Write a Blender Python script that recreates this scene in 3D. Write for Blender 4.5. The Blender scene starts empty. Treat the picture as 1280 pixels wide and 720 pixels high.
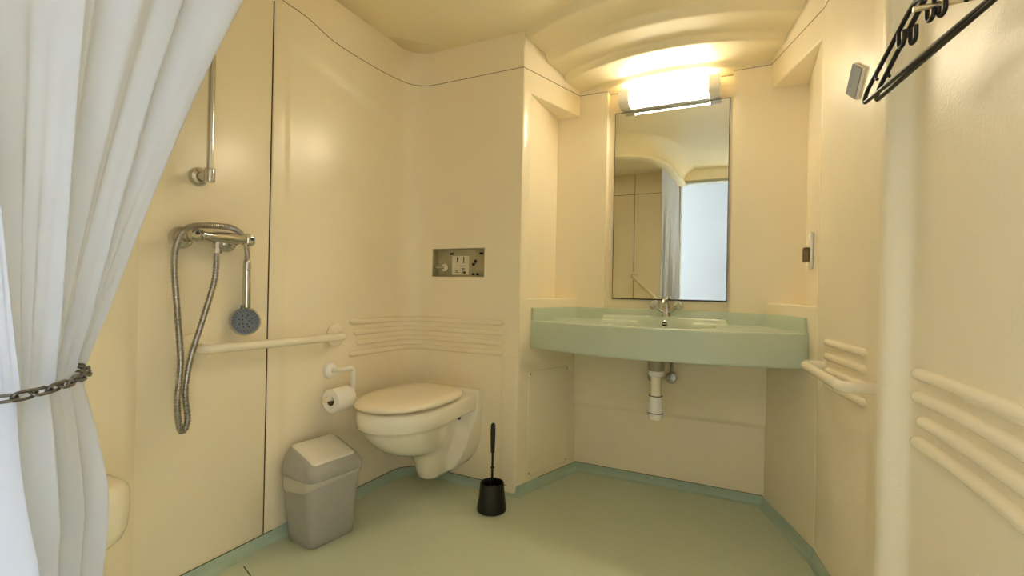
import bpy, bmesh, math, random
from mathutils import Vector, Matrix
random.seed(7)
SC = bpy.context.scene
COL = SC.collection
PI = math.pi

# ------------------------------------------------------------------ render look
SC.view_settings.view_transform = 'Standard'
try: SC.view_settings.look = 'None'
except Exception: pass
SC.view_settings.gamma = 1.0
SC.view_settings.exposure = 1.78
SC.view_settings.use_curve_mapping = False
SC.cycles.use_denoising = True
SC.cycles.max_bounces = 12
SC.cycles.diffuse_bounces = 8
SC.cycles.glossy_bounces = 6
SC.cycles.sample_clamp_indirect = 4.0
SC.cycles.caustics_reflective = False
SC.cycles.caustics_refractive = False

# ------------------------------------------------------------------ materials
def lin(r, g, b):
    f = lambda c: (c/12.92 if c <= .04045 else ((c+.055)/1.055)**2.4)
    return (f(r/255), f(g/255), f(b/255), 1)

def mat(name, col, rough=.4, metal=0, spec=.5, coat=0, coat_rough=.1, var=0, vscale=6, bump=0, bscale=120, trans=0, ior=1.45, stretch=None):
    m = bpy.data.materials.new(name); m.use_nodes = True
    nt = m.node_tree; n = nt.nodes; L = nt.links
    b = n['Principled BSDF']
    b.inputs['Base Color'].default_value = col
    b.inputs['Roughness'].default_value = rough
    b.inputs['Metallic'].default_value = metal
    b.inputs['Specular IOR Level'].default_value = spec
    b.inputs['Coat Weight'].default_value = coat
    b.inputs['Coat Roughness'].default_value = coat_rough
    b.inputs['Transmission Weight'].default_value = trans
    b.inputs['IOR'].default_value = ior
    tc = n.new('ShaderNodeTexCoord')
    src = tc.outputs['Object']
    if stretch:
        mp = n.new('ShaderNodeMapping'); mp.inputs['Scale'].default_value = stretch
        L.new(src, mp.inputs['Vector']); src = mp.outputs['Vector']
    if var:
        no = n.new('ShaderNodeTexNoise'); no.inputs['Scale'].default_value = vscale; no.inputs['Detail'].default_value = 7
        L.new(src, no.inputs['Vector'])
        rp = n.new('ShaderNodeValToRGB')
        c = col
        rp.color_ramp.elements[0].color = (c[0]*(1-var), c[1]*(1-var), c[2]*(1-var*1.3), 1)
        rp.color_ramp.elements[1].color = (min(1, c[0]*(1+var*.6)), min(1, c[1]*(1+var*.6)), min(1, c[2]*(1+var*.6)), 1)
        rp.color_ramp.elements[0].position = .3; rp.color_ramp.elements[1].position = .7
        L.new(no.outputs['Fac'], rp.inputs['Fac']); L.new(rp.outputs['Color'], b.inputs['Base Color'])
    if bump:
        nb = n.new('ShaderNodeTexNoise'); nb.inputs['Scale'].default_value = bscale; nb.inputs['Detail'].default_value = 3
        L.new(tc.outputs['Object'], nb.inputs['Vector'])
        bp = n.new('ShaderNodeBump'); bp.inputs['Strength'].default_value = bump; bp.inputs['Distance'].default_value = .002
        L.new(nb.outputs['Fac'], bp.inputs['Height']); L.new(bp.outputs['Normal'], b.inputs['Normal'])
    return m

M_WALL = mat('cream_moulded_plastic', lin(243, 231, 203), rough=.20, spec=.32, var=.02, vscale=2.5, bump=.16, bscale=300)
M_GEL = mat('cream_gelcoat', lin(243, 231, 203), rough=.36, spec=.22, var=.02, vscale=2.5, bump=.45, bscale=170)
M_CEIL = mat('cream_ceiling_plastic', lin(241, 228, 192), rough=.35, spec=.5, var=.015, vscale=2)
M_RAIL = mat('cream_rail_plastic', lin(238, 228, 203), rough=.25, var=.02, vscale=10)
M_FLOOR = mat('mint_vinyl', lin(200, 206, 182), rough=.38, spec=.5, var=.10, vscale=260, bump=.10, bscale=350)
M_UPST = mat('mint_vinyl_upstand', lin(172, 190, 170), rough=.35, var=.05, vscale=200)
M_SEAM = mat('dark_joint', lin(70, 55, 35), rough=.8, var=.2, vscale=40)
M_BASIN = mat('mint_solid_surface', lin(192, 203, 182), rough=.22, var=.02, vscale=8)
M_CER = mat('white_ceramic', lin(236, 229, 210), rough=.10, coat=.5, coat_rough=.05, var=.01, vscale=6)
M_LID = mat('cream_seat_plastic', lin(236, 224, 200), rough=.22, var=.01, vscale=6)
M_CHROME = mat('chrome', (.60, .59, .56, 1), rough=.14, metal=1, var=.06, vscale=30)
M_HOSE = mat('ribbed_steel_hose', (.40, .385, .35, 1), rough=.30, metal=1, var=.1, vscale=60)
M_DARKSTEEL = mat('grey_chain_steel', (.17, .16, .15, 1), rough=.38, metal=1, var=.15, vscale=50)
M_GALV = mat('galvanised_metal', lin(172, 163, 130), rough=.5, metal=.1, var=.18, vscale=12)
M_BLACK = mat('black_plastic', lin(26, 23, 21), rough=.38, var=.1, vscale=20)
M_BRISTLE = mat('black_bristles', lin(20, 18, 17), rough=.9, var=.2, vscale=90)
M_GREYP = mat('grey_bin_plastic', lin(166, 164, 156), rough=.42, var=.04, vscale=60, bump=.1, bscale=300)
M_FLAP = mat('pale_flap_plastic', lin(224, 220, 206), rough=.40, var=.02, vscale=20)
M_WHITE = mat('white_plastic', lin(236, 234, 226), rough=.32, var=.02, vscale=20)
M_PAPER = mat('tissue_paper', lin(240, 236, 226), rough=.95, var=.03, vscale=60, bump=.3, bscale=180)
M_CARD = mat('cardboard_core', lin(120, 100, 70), rough=.9, var=.1, vscale=60)
M_SPRAY = mat('grey_rubber_face', lin(112, 120, 130), rough=.5, var=.06, vscale=40)
M_NOZ = mat('dark_nozzle', lin(30, 32, 38), rough=.6, var=.1, vscale=40)
M_GREYPLATE = mat('grey_plate_face', lin(132, 136, 140), rough=.65, spec=.12, metal=0, var=.04, vscale=15)
M_BROWN = mat('brown_metal_block', lin(120, 98, 66), rough=.35, metal=.4, var=.12, vscale=30)
M_EDGE = mat('dark_mirror_edge', lin(60, 52, 36), rough=.6, var=.3, vscale=25)
M_LABEL = mat('paper_label', lin(222, 214, 190), rough=.8, var=.05, vscale=30)
M_INK = mat('label_ink', lin(60, 55, 48), rough=.8, var=.1, vscale=30)
M_BLUE = mat('blue_dot', lin(30, 60, 110), rough=.3, var=.1, vscale=30)
M_BRASS = mat('pale_peg_metal', (.72, .60, .40, 1), rough=.3, metal=1, var=.05, vscale=30)
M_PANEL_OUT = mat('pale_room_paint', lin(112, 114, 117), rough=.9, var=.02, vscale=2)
M_BOUNCE = mat('white_bounce_paint', lin(240, 240, 240), rough=.9, var=.02, vscale=2)  # near-white for unseen surfaces, so more daylight bounces into the bathroom
M_FLOOR_OUT = mat('pale_bounce_floor', lin(222, 221, 218), rough=.6, var=.08, vscale=8)  # unseen floor made pale to bounce daylight up through the doorway
M_FRAME = mat('grey_door_frame_paint', lin(178, 176, 162), rough=.4, var=.03, vscale=10)
M_ACR = mat('clear_acrylic', (.92, .94, .88, 1), rough=.06, trans=.55, ior=1.49, var=.01, vscale=10)

def mirror_mat():
    m = mat('silvered_glass', (.84, .86, .80, 1), rough=.006, metal=1)
    return m
M_MIRROR = mirror_mat()

def curtain_mat():
    m = bpy.data.materials.new('white_curtain_cloth'); m.use_nodes = True
    nt = m.node_tree; n = nt.nodes; L = nt.links
    b = n['Principled BSDF']; b.inputs['Roughness'].default_value = .75; b.inputs['Specular IOR Level'].default_value = .25
    b.inputs['Base Color'].default_value = lin(202, 209, 224)
    tr = n.new('ShaderNodeBsdfTranslucent'); tr.inputs['Color'].default_value = lin(225, 222, 214)
    mx = n.new('ShaderNodeMixShader'); mx.inputs[0].default_value = .28
    out = n['Material Output']
    L.new(b.outputs[0], mx.inputs[1]); L.new(tr.outputs[0], mx.inputs[2]); L.new(mx.outputs[0], out.inputs['Surface'])
    tc = n.new('ShaderNodeTexCoord'); nb = n.new('ShaderNodeTexNoise'); nb.inputs['Scale'].default_value = 9; nb.inputs['Detail'].default_value = 4
    L.new(tc.outputs['Object'], nb.inputs['Vector'])
    bp = n.new('ShaderNodeBump'); bp.inputs['Strength'].default_value = .25; bp.inputs['Distance'].default_value = .01
    L.new(nb.outputs['Fac'], bp.inputs['Height']); L.new(bp.outputs['Normal'], b.inputs['Normal'])
    return m
M_CURT = curtain_mat()

def film_mat():
    m = bpy.data.materials.new('thin_bag_film'); m.use_nodes = True
    nt = m.node_tree; n = nt.nodes; L = nt.links
    b = n['Principled BSDF']; b.inputs['Roughness'].default_value = .3
    b.inputs['Base Color'].default_value = lin(226, 222, 206)
    t = n.new('ShaderNodeBsdfTransparent'); mx = n.new('ShaderNodeMixShader'); mx.inputs[0].default_value = .62
    L.new(t.outputs[0], mx.inputs[1]); L.new(b.outputs[0], mx.inputs[2]); L.new(mx.outputs[0], n['Material Output'].inputs['Surface'])
    no = n.new('ShaderNodeTexNoise'); no.inputs['Scale'].default_value = 40
    bp = n.new('ShaderNodeBump'); bp.inputs['Strength'].default_value = .4
    L.new(no.outputs['Fac'], bp.inputs['Height']); L.new(bp.outputs['Normal'], b.inputs['Normal'])
    return m
M_FILM = film_mat()

LAMP_STRENGTH = 13
def glow_mat():
    m = bpy.data.materials.new('lit_lamp_diffuser'); m.use_nodes = True
    n = m.node_tree.nodes; b = n['Principled BSDF']
    b.inputs['Base Color'].default_value = (.9, .88, .8, 1)
    b.inputs['Emission Color'].default_value = (1.0, .89, .69, 1)
    b.inputs['Emission Strength'].default_value = LAMP_STRENGTH
    return m
M_GLOW = glow_mat()

# ------------------------------------------------------------------ mesh helpers
def finish(o, smooth=35):
    me = o.data
    if smooth is not None:
        me.polygons.foreach_set('use_smooth', [True]*len(me.polygons))
        me.set_sharp_from_angle(angle=math.radians(smooth))
    return o

def obj(name, bm, m, parent=None, smooth=35, mats=None, normals=True):
    if normals: bmesh.ops.recalc_face_normals(bm, faces=bm.faces[:])
    me = bpy.data.meshes.new(name); bm.to_mesh(me); bm.free()
    o = bpy.data.objects.new(name, me); COL.objects.link(o)
    for x in (mats or [m]): me.materials.append(x)
    if parent is not None:
        o.parent = parent
        o.matrix_parent_inverse = Matrix.Translation(-Vector(parent.location)) if parent.type != 'EMPTY' or True else Matrix()
    finish(o, smooth)
    return o

def thing(name, label, cat, loc, group=None):
    o = bpy.data.objects.new(name, None); COL.objects.link(o)
    o.location = loc; o.empty_display_size = .05
    tag(o, label, cat, group)
    return o

def tag(o, label, cat, group=None):
    o['label'] = label; o['category'] = cat
    if group: o['group'] = group
    return o

def struct(name, bm, m, smooth=35, **k):
    o = obj(name, bm, m, None, smooth, **k); o['kind'] = 'structure'; return o

def box(bm, x0, x1, y0, y1, z0, z1, bev=0, seg=2):
    r = bmesh.ops.create_cube(bm, size=1)
    vs = r['verts']
    bmesh.ops.scale(bm, vec=(x1-x0, y1-y0, z1-z0), verts=vs)
    bmesh.ops.translate(bm, vec=((x0+x1)/2, (y0+y1)/2, (z0+z1)/2), verts=vs)
    if bev:
        es = list({e for v in vs for e in v.link_edges})
        bmesh.ops.bevel(bm, geom=es, offset=bev, segments=seg, profile=.5, affect='EDGES')

def prism(bm, poly, z0, z1, bev=0):
    a = [bm.verts.new((x, y, z0)) for x, y in poly]
    b = [bm.verts.new((x, y, z1)) for x, y in poly]
    n = len(poly)
    bm.faces.new(a[::-1]); bm.faces.new(b)
    for i in range(n):
        bm.faces.new((a[i], a[(i+1) % n], b[(i+1) % n], b[i]))

def rings(bm, rs, closed_ring=True, cap0=True, cap1=True, close_path=False):
    V = [[bm.verts.new(p) for p in r] for r in rs]
    n = len(V[0]); m = len(V)
    for i in range(m if close_path else m-1):
        A, B = V[i], V[(i+1) % m]
        for j in range(n if closed_ring else n-1):
            k = (j+1) % n
            bm.faces.new((A[j], A[k], B[k], B[j]))
    if closed_ring and not close_path:
        if cap0: bm.faces.new(V[0][::-1])
        if cap1: bm.faces.new(V[-1])
    return V

def lathe(bm, prof, origin=(0, 0, 0), axis=(0, 0, 1), n=28, cap=True):
    """prof: list of (radius, height along axis)"""
    ax = Vector(axis).normalized()
    q = Vector((0, 0, 1)).rotation_difference(ax)
    o = Vector(origin)
    rs = []
    for r, h in prof:
        rs.append([o + q @ Vector((max(r, 1e-5)*math.cos(2*PI*i/n), max(r, 1e-5)*math.sin(2*PI*i/n), h)) for i in range(n)])
    return rings(bm, rs, True, cap, cap)

def smooth_path(pts, per=8, closed=False):
    P = [Vector(p) for p in pts]; n = len(P); out = []
    rng = range(n if closed else n-1)
    for i in rng:
        if closed: p0, p1, p2, p3 = P[(i-1) % n], P[i], P[(i+1) % n], P[(i+2) % n]
        else: p0, p1, p2, p3 = P[max(i-1, 0)], P[i], P[i+1], P[min(i+2, n-1)]
        for k in range(per):
            t = k/per; t2 = t*t; t3 = t2*t
            out.append(.5*((2*p1)+(-p0+p2)*t+(2*p0-5*p1+4*p2-p3)*t2+(-p0+3*p1-3*p2+p3)*t3))
    if not closed: out.append(P[-1].copy())
    return out

def fillet(pts, r, per=6):
    """polyline with rounded corners"""
    P = [Vector(p) for p in pts]; out = [P[0]]
    for i in range(1, len(P)-1):
        a, b, c = P[i-1], P[i], P[i+1]
        d = min(r, (a-b).length*.49, (c-b).length*.49)
        s = b+(a-b).normalized()*d; e = b+(c-b).normalized()*d
        for k in range(per+1):
            t = k/per
            out.append(s*(1-t)**2+b*2*t*(1-t)+e*t*t)
    out.append(P[-1]); return out

def tube(bm, path, r, n=12, closed=False, rfun=None, cap=True, squash=None):
    P = [Vector(p) for p in path]; m = len(P)
    T = []
    for i in range(m):
        if closed: t = P[(i+1) % m]-P[(i-1) % m]
        else: t = P[min(i+1, m-1)]-P[max(i-1, 0)]
        T.append(t.normalized())
    up = Vector((0, 0, 1)) if abs(T[0].z) < .9 else Vector((1, 0, 0))
    N = (up - T[0]*up.dot(T[0])).normalized()
    rs = []
    for i in range(m):
        if i:
            q = T[i-1].rotation_difference(T[i]); N = (q @ N); N = (N - T[i]*N.dot(T[i])).normalized()
        B = T[i].cross(N)
        rr = rfun(i/(m-1)) if rfun else r
        sa, sb = squash or (1, 1)
        rs.append([P[i]+N*(rr*sa*math.cos(2*PI*k/n))+B*(rr*sb*math.sin(2*PI*k/n)) for k in range(n)])
    return rings(bm, rs, True, cap, cap, close_path=closed)

def sweep(bm, path, prof, closed=False):
    """path: (x,y) polyline, interior on the right hand of travel; prof: closed polygon of (inward, z)"""
    P = [Vector((x, y)) for x, y in path]; m = len(P)
    rs = []
    for i in range(m):
        ds = []
        if i > 0: ds.append((P[i]-P[i-1]).normalized())
        if i < m-1: ds.append((P[i+1]-P[i]).normalized())
        ns = [Vector((d.y, -d.x)) for d in ds]
        if len(ns) == 2:
            b = ns[0]+ns[1]
            nn = b/(max(.3, 1+ns[0].dot(ns[1])))
        else: nn = ns[0]
        rs.append([(P[i].x+nn.x*o, P[i].y+nn.y*o, z) for o, z in prof])
    rings(bm, rs, True, True, True)

def rrect(cx, cy, hx, hy, r, n=5):
    out = []
    for k, (sx, sy) in enumerate(((1, 1), (-1, 1), (-1, -1), (1, -1))):
        for i in range(n+1):
            a = PI/2*k+PI/2*i/n
            out.append((cx+sx*(hx-r)+r*math.cos(a), cy+sy*(hy-r)+r*math.sin(a)))
    return out

# ------------------------------------------------------------------ key plan points (metres)
XL = -1.665            # left wall face
YT = 2.135             # toilet wall face
YB = 2.586             # wall behind the basin
A1 = (-1.003, 2.140); A2 = (-.863, YB)      # left splay
C2 = (.084, YB); C1 = (.242, 2.155)         # right splay
ZS = 2.10              # horizontal joint
ZC = 2.275             # ceiling
TOP = 2.31

# ------------------------------------------------------------------ floor
bm = bmesh.new(); box(bm, -1.72, .44, -.10, 2.68, -.04, 0); struct('floor', bm, M_FLOOR)
# welded floor joint by the left wall
bm = bmesh.new(); tube(bm, [(-1.60, 1.135, .0006), (-1.30, 1.03, .0006), (-.9, .9, .0006)], .0016, 6); struct('trim_1', bm, M_SEAM)

# ------------------------------------------------------------------ ceiling (flat, stepping down in arcs over the basin)
def ceil_z(r):
    steps = [(1.26, 2.275, 2.243), (1.10, 2.222, 2.184), (.95, 2.166, 2.136), (.77, 2.122, 2.100)]
    if r >= 1.275: return ZC
    prev_in = ZC
    z = ZC
    for i, (R, zt, zb) in enumerate(steps):
        nxt = steps[i+1] if i+1 < len(steps) else None
        w = .014
        if r >= R-w:           # on the riser
            t = min(1, max(0, (R+w-r)/(2*w))); t = t*t*(3-2*t)
            return zt+(zb-zt)*t
        if nxt is None: return zb
        if r > nxt[0]+w:
            t = (R-w-r)/(R-w-nxt[0]-w)
            return zb+(nxt[1]-zb)*t
    return 2.10
CX, CY = -.38, 3.24
bm = bmesh.new()
rad = [.40, .60, .70, .74]
for R in (.77, .95, 1.10, 1.26):
    rad += [R-.025, R-.014, R-.011, R-.008, R-.004, R, R+.004, R+.008, R+.011, R+.014, R+.025, R+.06]
rad += [.86, 1.02, 1.18, 1.5, 1.9, 2.4, 3.0, 3.7]
rad = sorted(set(round(x, 4) for x in rad))
rs = []
NA = 160
for r in rad:
    rs.append([(CX+r*math.cos(a), CY+r*math.sin(a), ceil_z(r)) for a in [PI*1.02+(PI*.96)*i/NA for i in range(NA+1)]])
rings(bm, rs, closed_ring=False)
for co, no in (((-1.70, 0, 0), (-1, 0, 0)), ((.42, 0, 0), (1, 0, 0)), ((0, -.10, 0), (0, -1, 0)), ((0, 2.68, 0), (0, 1, 0))):
    bmesh.ops.bisect_plane(bm, geom=bm.verts[:]+bm.edges[:]+bm.faces[:], plane_co=co, plane_no=no, clear_outer=True)
for f in bm.faces:
    f.normal_update()
    if f.normal.z > 0: f.normal_flip()
ce = struct('ceiling', bm, M_CEIL, smooth=60, normals=False)
so = ce.modifiers.new('thickness', 'SOLIDIFY'); so.thickness = .03; so.offset = -1

# ------------------------------------------------------------------ left wall: shower panel + toilet panel
bm = bmesh.new()
box(bm, -1.70, XL, -.10, 1.2575, 0, TOP, .004)
# shallow upright rib of the shower tray corner
pr = [(XL-.004, .58), (XL+.006, .60), (XL+.010, .63), (XL+.010, .78), (XL+.006, .805), (XL-.004, .825)]
prism(bm, pr, .0, 2.1)
# toilet panel: gently pressed-in field with a rounded corner into the toilet wall
def relief(s, z):
    # distance inside the pressed field
    top = 2.00-.0-.25*max(0, (s-.0)-.10)**1.2*.9
    d = min(s-.045, top-z, z+.3)
    t = min(1, max(0, d/.05)); t = t*t*(3-2*t)
    return -.008*t*min(1, max(0, (1.0-s)/.5))
RC = .13
ys = [1.2625, 1.2645, 1.268, 1.275] + [1.285+.01*i for i in range(12)] + [1.42+.04*i for i in range(15)]
ys = [y for y in ys if y < YT-RC]
cols = [(XL-(.004 if i == 0 else .0015 if i == 1 else 0), y, 'w') for i, y in enumerate(ys)]
for k in range(11):
    a = PI-PI/2*k/10
    cols.append((XL+RC+RC*math.cos(a), YT-RC+RC*math.sin(a), 'c'))
zs = [0]+[.1*i for i in range(1, 17)]+[1.6+.02*i for i in range(1, 25)]+[2.1, 2.2, TOP]
zs = sorted(set(round(z, 3) for z in zs))
rs = []
for x, y, kind in cols:
    rs.append([(x+(relief(y-1.2625, z) if kind == 'w' else 0), y, z) for z in zs])
V = rings(bm, rs, closed_ring=False)
# back of that panel
prism(bm, [(-1.705, 1.2625), (XL-.013, 1.2625), (XL-.013, YT-RC), (XL-.02, YT+.02), (XL+.14, YT+.02), (XL+.14, YT+.05), (-1.705, YT+.05)], 0, TOP)
struct('wall_left', bm, M_WALL, smooth=40)

# dark joints in the wall lining
bm = bmesh.new()
tube(bm, [(XL-.0015, 1.26, 0.03), (XL-.0015, 1.26, 2.14)], .0022, 6)
top_seam = smooth_path([(XL+.0003, 1.262, 2.14), (XL+.0003, 1.30, 2.130), (XL+.0003, 1.42, 2.122), (XL+.0003, 1.57, 2.09), (XL+.0003, 1.83, 2.087), (XL+.0003, YT-RC, 2.098)], 6)
top_seam += [Vector((XL+RC+RC*math.cos(PI-PI/2*k/8), YT-RC+RC*math.sin(PI-PI/2*k/8), 2.0995)) for k in range(9)]
top_seam += [Vector((-1.003, YT, ZS))]
tube(bm, top_seam, .0014, 6)
struct('trim_2', bm, M_SEAM)
bm = bmesh.new()
tube(bm, [(-1.003, YT, ZS), (A1[0], A1[1], ZS), (A2[0], A2[1], ZS), (-.705, YB, ZS), (-.705, 2.634, ZS), (-.64, 2.634, ZS)], .0014, 6)
tube(bm, [(-.14, 2.634, ZS), (-.08, 2.634, ZS), (-.08, YB, ZS), (C2[0], YB, ZS), (C1[0], C1[1], ZS), (.262, 2.04, ZS), (.285, 1.92, ZS)], .0014, 6)
struct('trim_3', bm, M_SEAM)

# ------------------------------------------------------------------ toilet wall with the flush-box opening
HX0, HX1, HZ0, HZ1 = -1.524, -1.204, 1.068, 1.217
bm = bmesh.new()
x0, x1 = XL+RC-.01, -1.003
for a, b, c, d in ((x0, HX0, 0, TOP), (HX1, x1, 0, TOP), (HX0, HX1, 0, HZ0), (HX0, HX1, HZ1, TOP)):
    box(bm, a, b, YT, YT+.065, c, d)
struct('wall_back', bm, M_WALL)
# upright corner strip below the ribs
bm = bmesh.new()
prism(bm, [(-1.095, YT+.001), (-1.085, YT-.005), (-1.075, YT-.008), (-1.018, YT-.008), (-1.006, YT-.006), (-1.001, YT+.001)], .0, .672)
struct('trim_4', bm, M_WALL, smooth=60)

# ------------------------------------------------------------------ alcove splays with niches
def splay_left(z0, z1): return [A1, A2, (-.863, 2.66), (-1.09, 2.66), (-1.09, 2.2), (-1.003, 2.2)]
bm = bmesh.new()
prism(bm, splay_left(0, 0), 0, .967)
prism(bm, splay_left(0, 0), 1.985, TOP)
prism(bm, [A1, (-.9875, 2.19), (-.9885, 2.20), (-.992, 2.62), (-1.09, 2.62), (-1.09, 2.2), (-1.003, 2.2)], .9, 2.05)
ob = struct('wall_alcove_left', bm, M_WALL)
bv = ob.modifiers.new('soft_edges', 'BEVEL'); bv.width = .006; bv.segments = 3; bv.limit_method = 'ANGLE'; bv.angle_limit = math.radians(25)
bm = bmesh.new()
rt = [C2, C1, (.30, 2.155), (.30, 2.66), (.084, 2.66)]
prism(bm, rt, 0, .967)
prism(bm, rt, 1.985, TOP)
prism(bm, [(.2385, 2.19), C1, (.30, 2.155), (.30, 2.62), (.238, 2.62)], .9, 2.05)
ob = struct('wall_alcove_right', bm, M_WALL)
bv = ob.modifiers.new('soft_edges', 'BEVEL'); bv.width = .006; bv.segments = 3; bv.limit_method = 'ANGLE'; bv.angle_limit = math.radians(25)
# wall behind the basin: pilasters, mirror recess, stepped lower panel
bm = bmesh.new()
box(bm, -1.02, -.705, YB, 2.66, .861, TOP)
box(bm, -.08, .26, YB, 2.66, .861, TOP)
box(bm, -.71, -.075, 2.635, 2.67, .85, TOP)
prof = [(2.67, .86), (YB, .86), (YB-.006, .86), (YB-.006, .392), (YB-.003, .386), (YB+.020, .364), (YB+.020, 0), (2.67, 0)]
rings(bm, [[(-1.0, y, z) for y, z in prof], [(.23, y, z) for y, z in prof]])
struct('wall_alcove', bm, M_WALL)

# ------------------------------------------------------------------ right wall, rounded post, near panel
rp = smooth_path([(C1[0], C1[1], 0), (.262, 2.04, 0), (.285, 1.92, 0), (.305, 1.82, 0), (.3215, 1.745, 0)], 4)
rp += smooth_path([(.324, 1.73, 0), (.329, 1.66, 0), (.332, 1.58, 0), (.334, 1.50, 0)], 4)
rp += smooth_path([(.330, 1.484, 0), (.318, 1.475, 0), (.302, 1.470, 0), (.291, 1.462, 0), (.286, 1.448, 0), (.285, 1.43, 0), (.290, 1.412, 0), (.302, 1.402, 0), (.320, 1.394, 0), (.335, 1.380, 0), (.342, 1.352, 0), (.348, 1.31, 0), (.356, 1.22, 0), (.361, 1.1, 0), (.363, .9, 0), (.363, .5, 0), (.363, -.10, 0)], 4)
bm = bmesh.new()
rings(bm, [[(p.x, p.y, 0), (p.x, p.y, TOP)] for p in rp], closed_ring=False)
back = [(p.x, p.y) for p in rp] + [(.42, -.10), (.42, 2.155)]
a = [bm.verts.new((x, y, TOP)) for x, y in back]; bm.faces.new(a)
b2 = [bm.verts.new((x, y, 0)) for x, y in back]; bm.faces.new(b2[::-1])
n0 = len(rp)-1
bm.faces.new((b2[n0], b2[n0+1], a[n0+1], a[n0])); bm.faces.new((b2[n0+1], b2[n0+2], a[n0+2], a[n0+1])); bm.faces.new((b2[n0+2], b2[0], a[0], a[n0+2]))
bmesh.ops.remove_doubles(bm, verts=bm.verts[:], dist=1e-5)
struct('wall_right', bm, M_GEL, smooth=50)

# ------------------------------------------------------------------ front wall (behind the camera) with the doorway
DJ = -.64; DT = 2.135
bm = bmesh.new()
box(bm, -1.70, DJ-.045, -.10, -.02, 0, TOP)
box(bm, DJ-.045, .42, -.10, -.02, DT+.03, TOP)
struct('wall_front', bm, M_WALL)
bm = bmesh.new()
box(bm, DJ-.045, DJ, -.115, -.008, 0, DT+.03, .004)
box(bm, DJ, .3625, -.115, -.008, DT, DT+.03, .004)
struct('door_1', bm, M_FRAME)
bm = bmesh.new()
tube(bm, [(-1.66, -.0195, 2.06), (DJ-.05, -.0195, 2.06)], .002, 6)
tube(bm, [(-1.115, -.0195, .03), (-1.115, -.0195, 2.28)], .002, 6)
struct('trim_5', bm, M_SEAM)
# neighbouring room behind the doorway; right side and top added to steer daylight
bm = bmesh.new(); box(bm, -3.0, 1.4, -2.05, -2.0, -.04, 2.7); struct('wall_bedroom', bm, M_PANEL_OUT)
bm = bmesh.new(); box(bm, 1.36, 1.4, -2.0, -.10, -.04, 2.66); box(bm, .42, 1.36, -.12, -.10, -.04, 2.66); struct('sky_block_right', bm, M_BOUNCE)  # unseen, added to close this side so daylight enters from the left
bm = bmesh.new(); box(bm, -3.0, 1.4, -2.0, -.10, 2.66, 2.7); struct('sky_block_top', bm, M_BOUNCE)  # unseen, added to cut overhead sky light on the curtain
bm = bmesh.new(); box(bm, -3.0, 1.4, -2.0, -.10, -.05, -.002); struct('floor_bedroom', bm, M_FLOOR_OUT)

# ------------------------------------------------------------------ curved header over the shower
hp = smooth_path([(-.655, -.03, 0), (-.66, .30, 0), (-.672, .62, 0), (-.70, .88, 0), (-.75, 1.06, 0), (-.83, 1.185, 0), (-.95, 1.25, 0), (-1.12, 1.272, 0), (-1.40, 1.25, 0), (-1.67, 1.215, 0)], 6)
bm = bmesh.new()
sweep(bm, [(p.x, p.y) for p in hp], [(-.035, 2.115), (-.03, 2.108), (.042, 2.108), (.056, 2.114), (.060, 2.124), (.060, 2.142), (.054, 2.153), (.045, 2.156), *[(.165-.12*math.cos(PI/2*k/10), 2.16+.1155*math.sin(PI/2*k/10)) for k in range(1, 11)], (.165, 2.285), (-.035, 2.285)])
struct('trim_6', bm, M_CEIL, smooth=40)

# ------------------------------------------------------------------ moulded ribs
RIBZ = (.840, .790, .740, .690)
def rib_bar(bm, path, z, r=.0145, out=.013):
    P = [Vector((x, y, z)) for x, y in path]
    m = len(P); rs = []
    L = [0]
    for i in range(1, m): L.append(L[-1]+(P[i]-P[i-1]).length)
    for i in range(m):
        t = (P[min(i+1, m-1)]-P[max(i-1, 0)]).normalized(); nn = Vector((t.y, -t.x, 0))
        e = min(L[i], L[-1]-L[i]); k = math.sqrt(max(0, 1-(1-min(1, e/.022))**2))*.98+.02
        rs.append([P[i]+nn*(out*k*math.cos(a)-.0005)+Vector((0, 0, r*k*math.sin(a))) for a in [-PI/2+PI*q/10 for q in range(11)]])
    rings(bm, rs, True)
def resample(path, step=.008):
    P = [Vector((p[0], p[1])) for p in path]; out = [P[0]]
    for a, b in zip(P, P[1:]):
        n = max(1, int((b-a).length/step))
        out += [a.lerp(b, k/n) for k in range(1, n+1)]
    return [(p.x, p.y) for p in out]
bm = bmesh.new()
for i, z in enumerate(RIBZ):
    st = (1.69, 1.715, 1.735, 1.69)[i]
    corner = [(XL+RC+RC*math.cos(PI-PI/2*k/12), YT-RC+RC*math.sin(PI-PI/2*k/12)) for k in range(13)]
    rib_bar(bm, resample([(XL-.006, st)]+corner+[(-1.085, YT)]), z)
struct('trim_7', bm, M_WALL, smooth=50)
bm = bmesh.new()
far = [(p.x, p.y) for p in rp if 1.735 < p.y < 2.075]
for i, z in enumerate(RIBZ): rib_bar(bm, resample(far), z, .0135, .012)
struct('trim_8', bm, M_WALL, smooth=50)
near = [(p.x, p.y) for p in rp if .35 < p.y < 1.372]
for q, z in enumerate(RIBZ):
    pass
bm = bmesh.new()
for i, z in enumerate(RIBZ):
    st = (0, 0, 3, 0)[i]
    rib_bar(bm, resample(near)[st:], z, .0145, .016)
struct('trim_9', bm, M_WALL, smooth=50)

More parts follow.
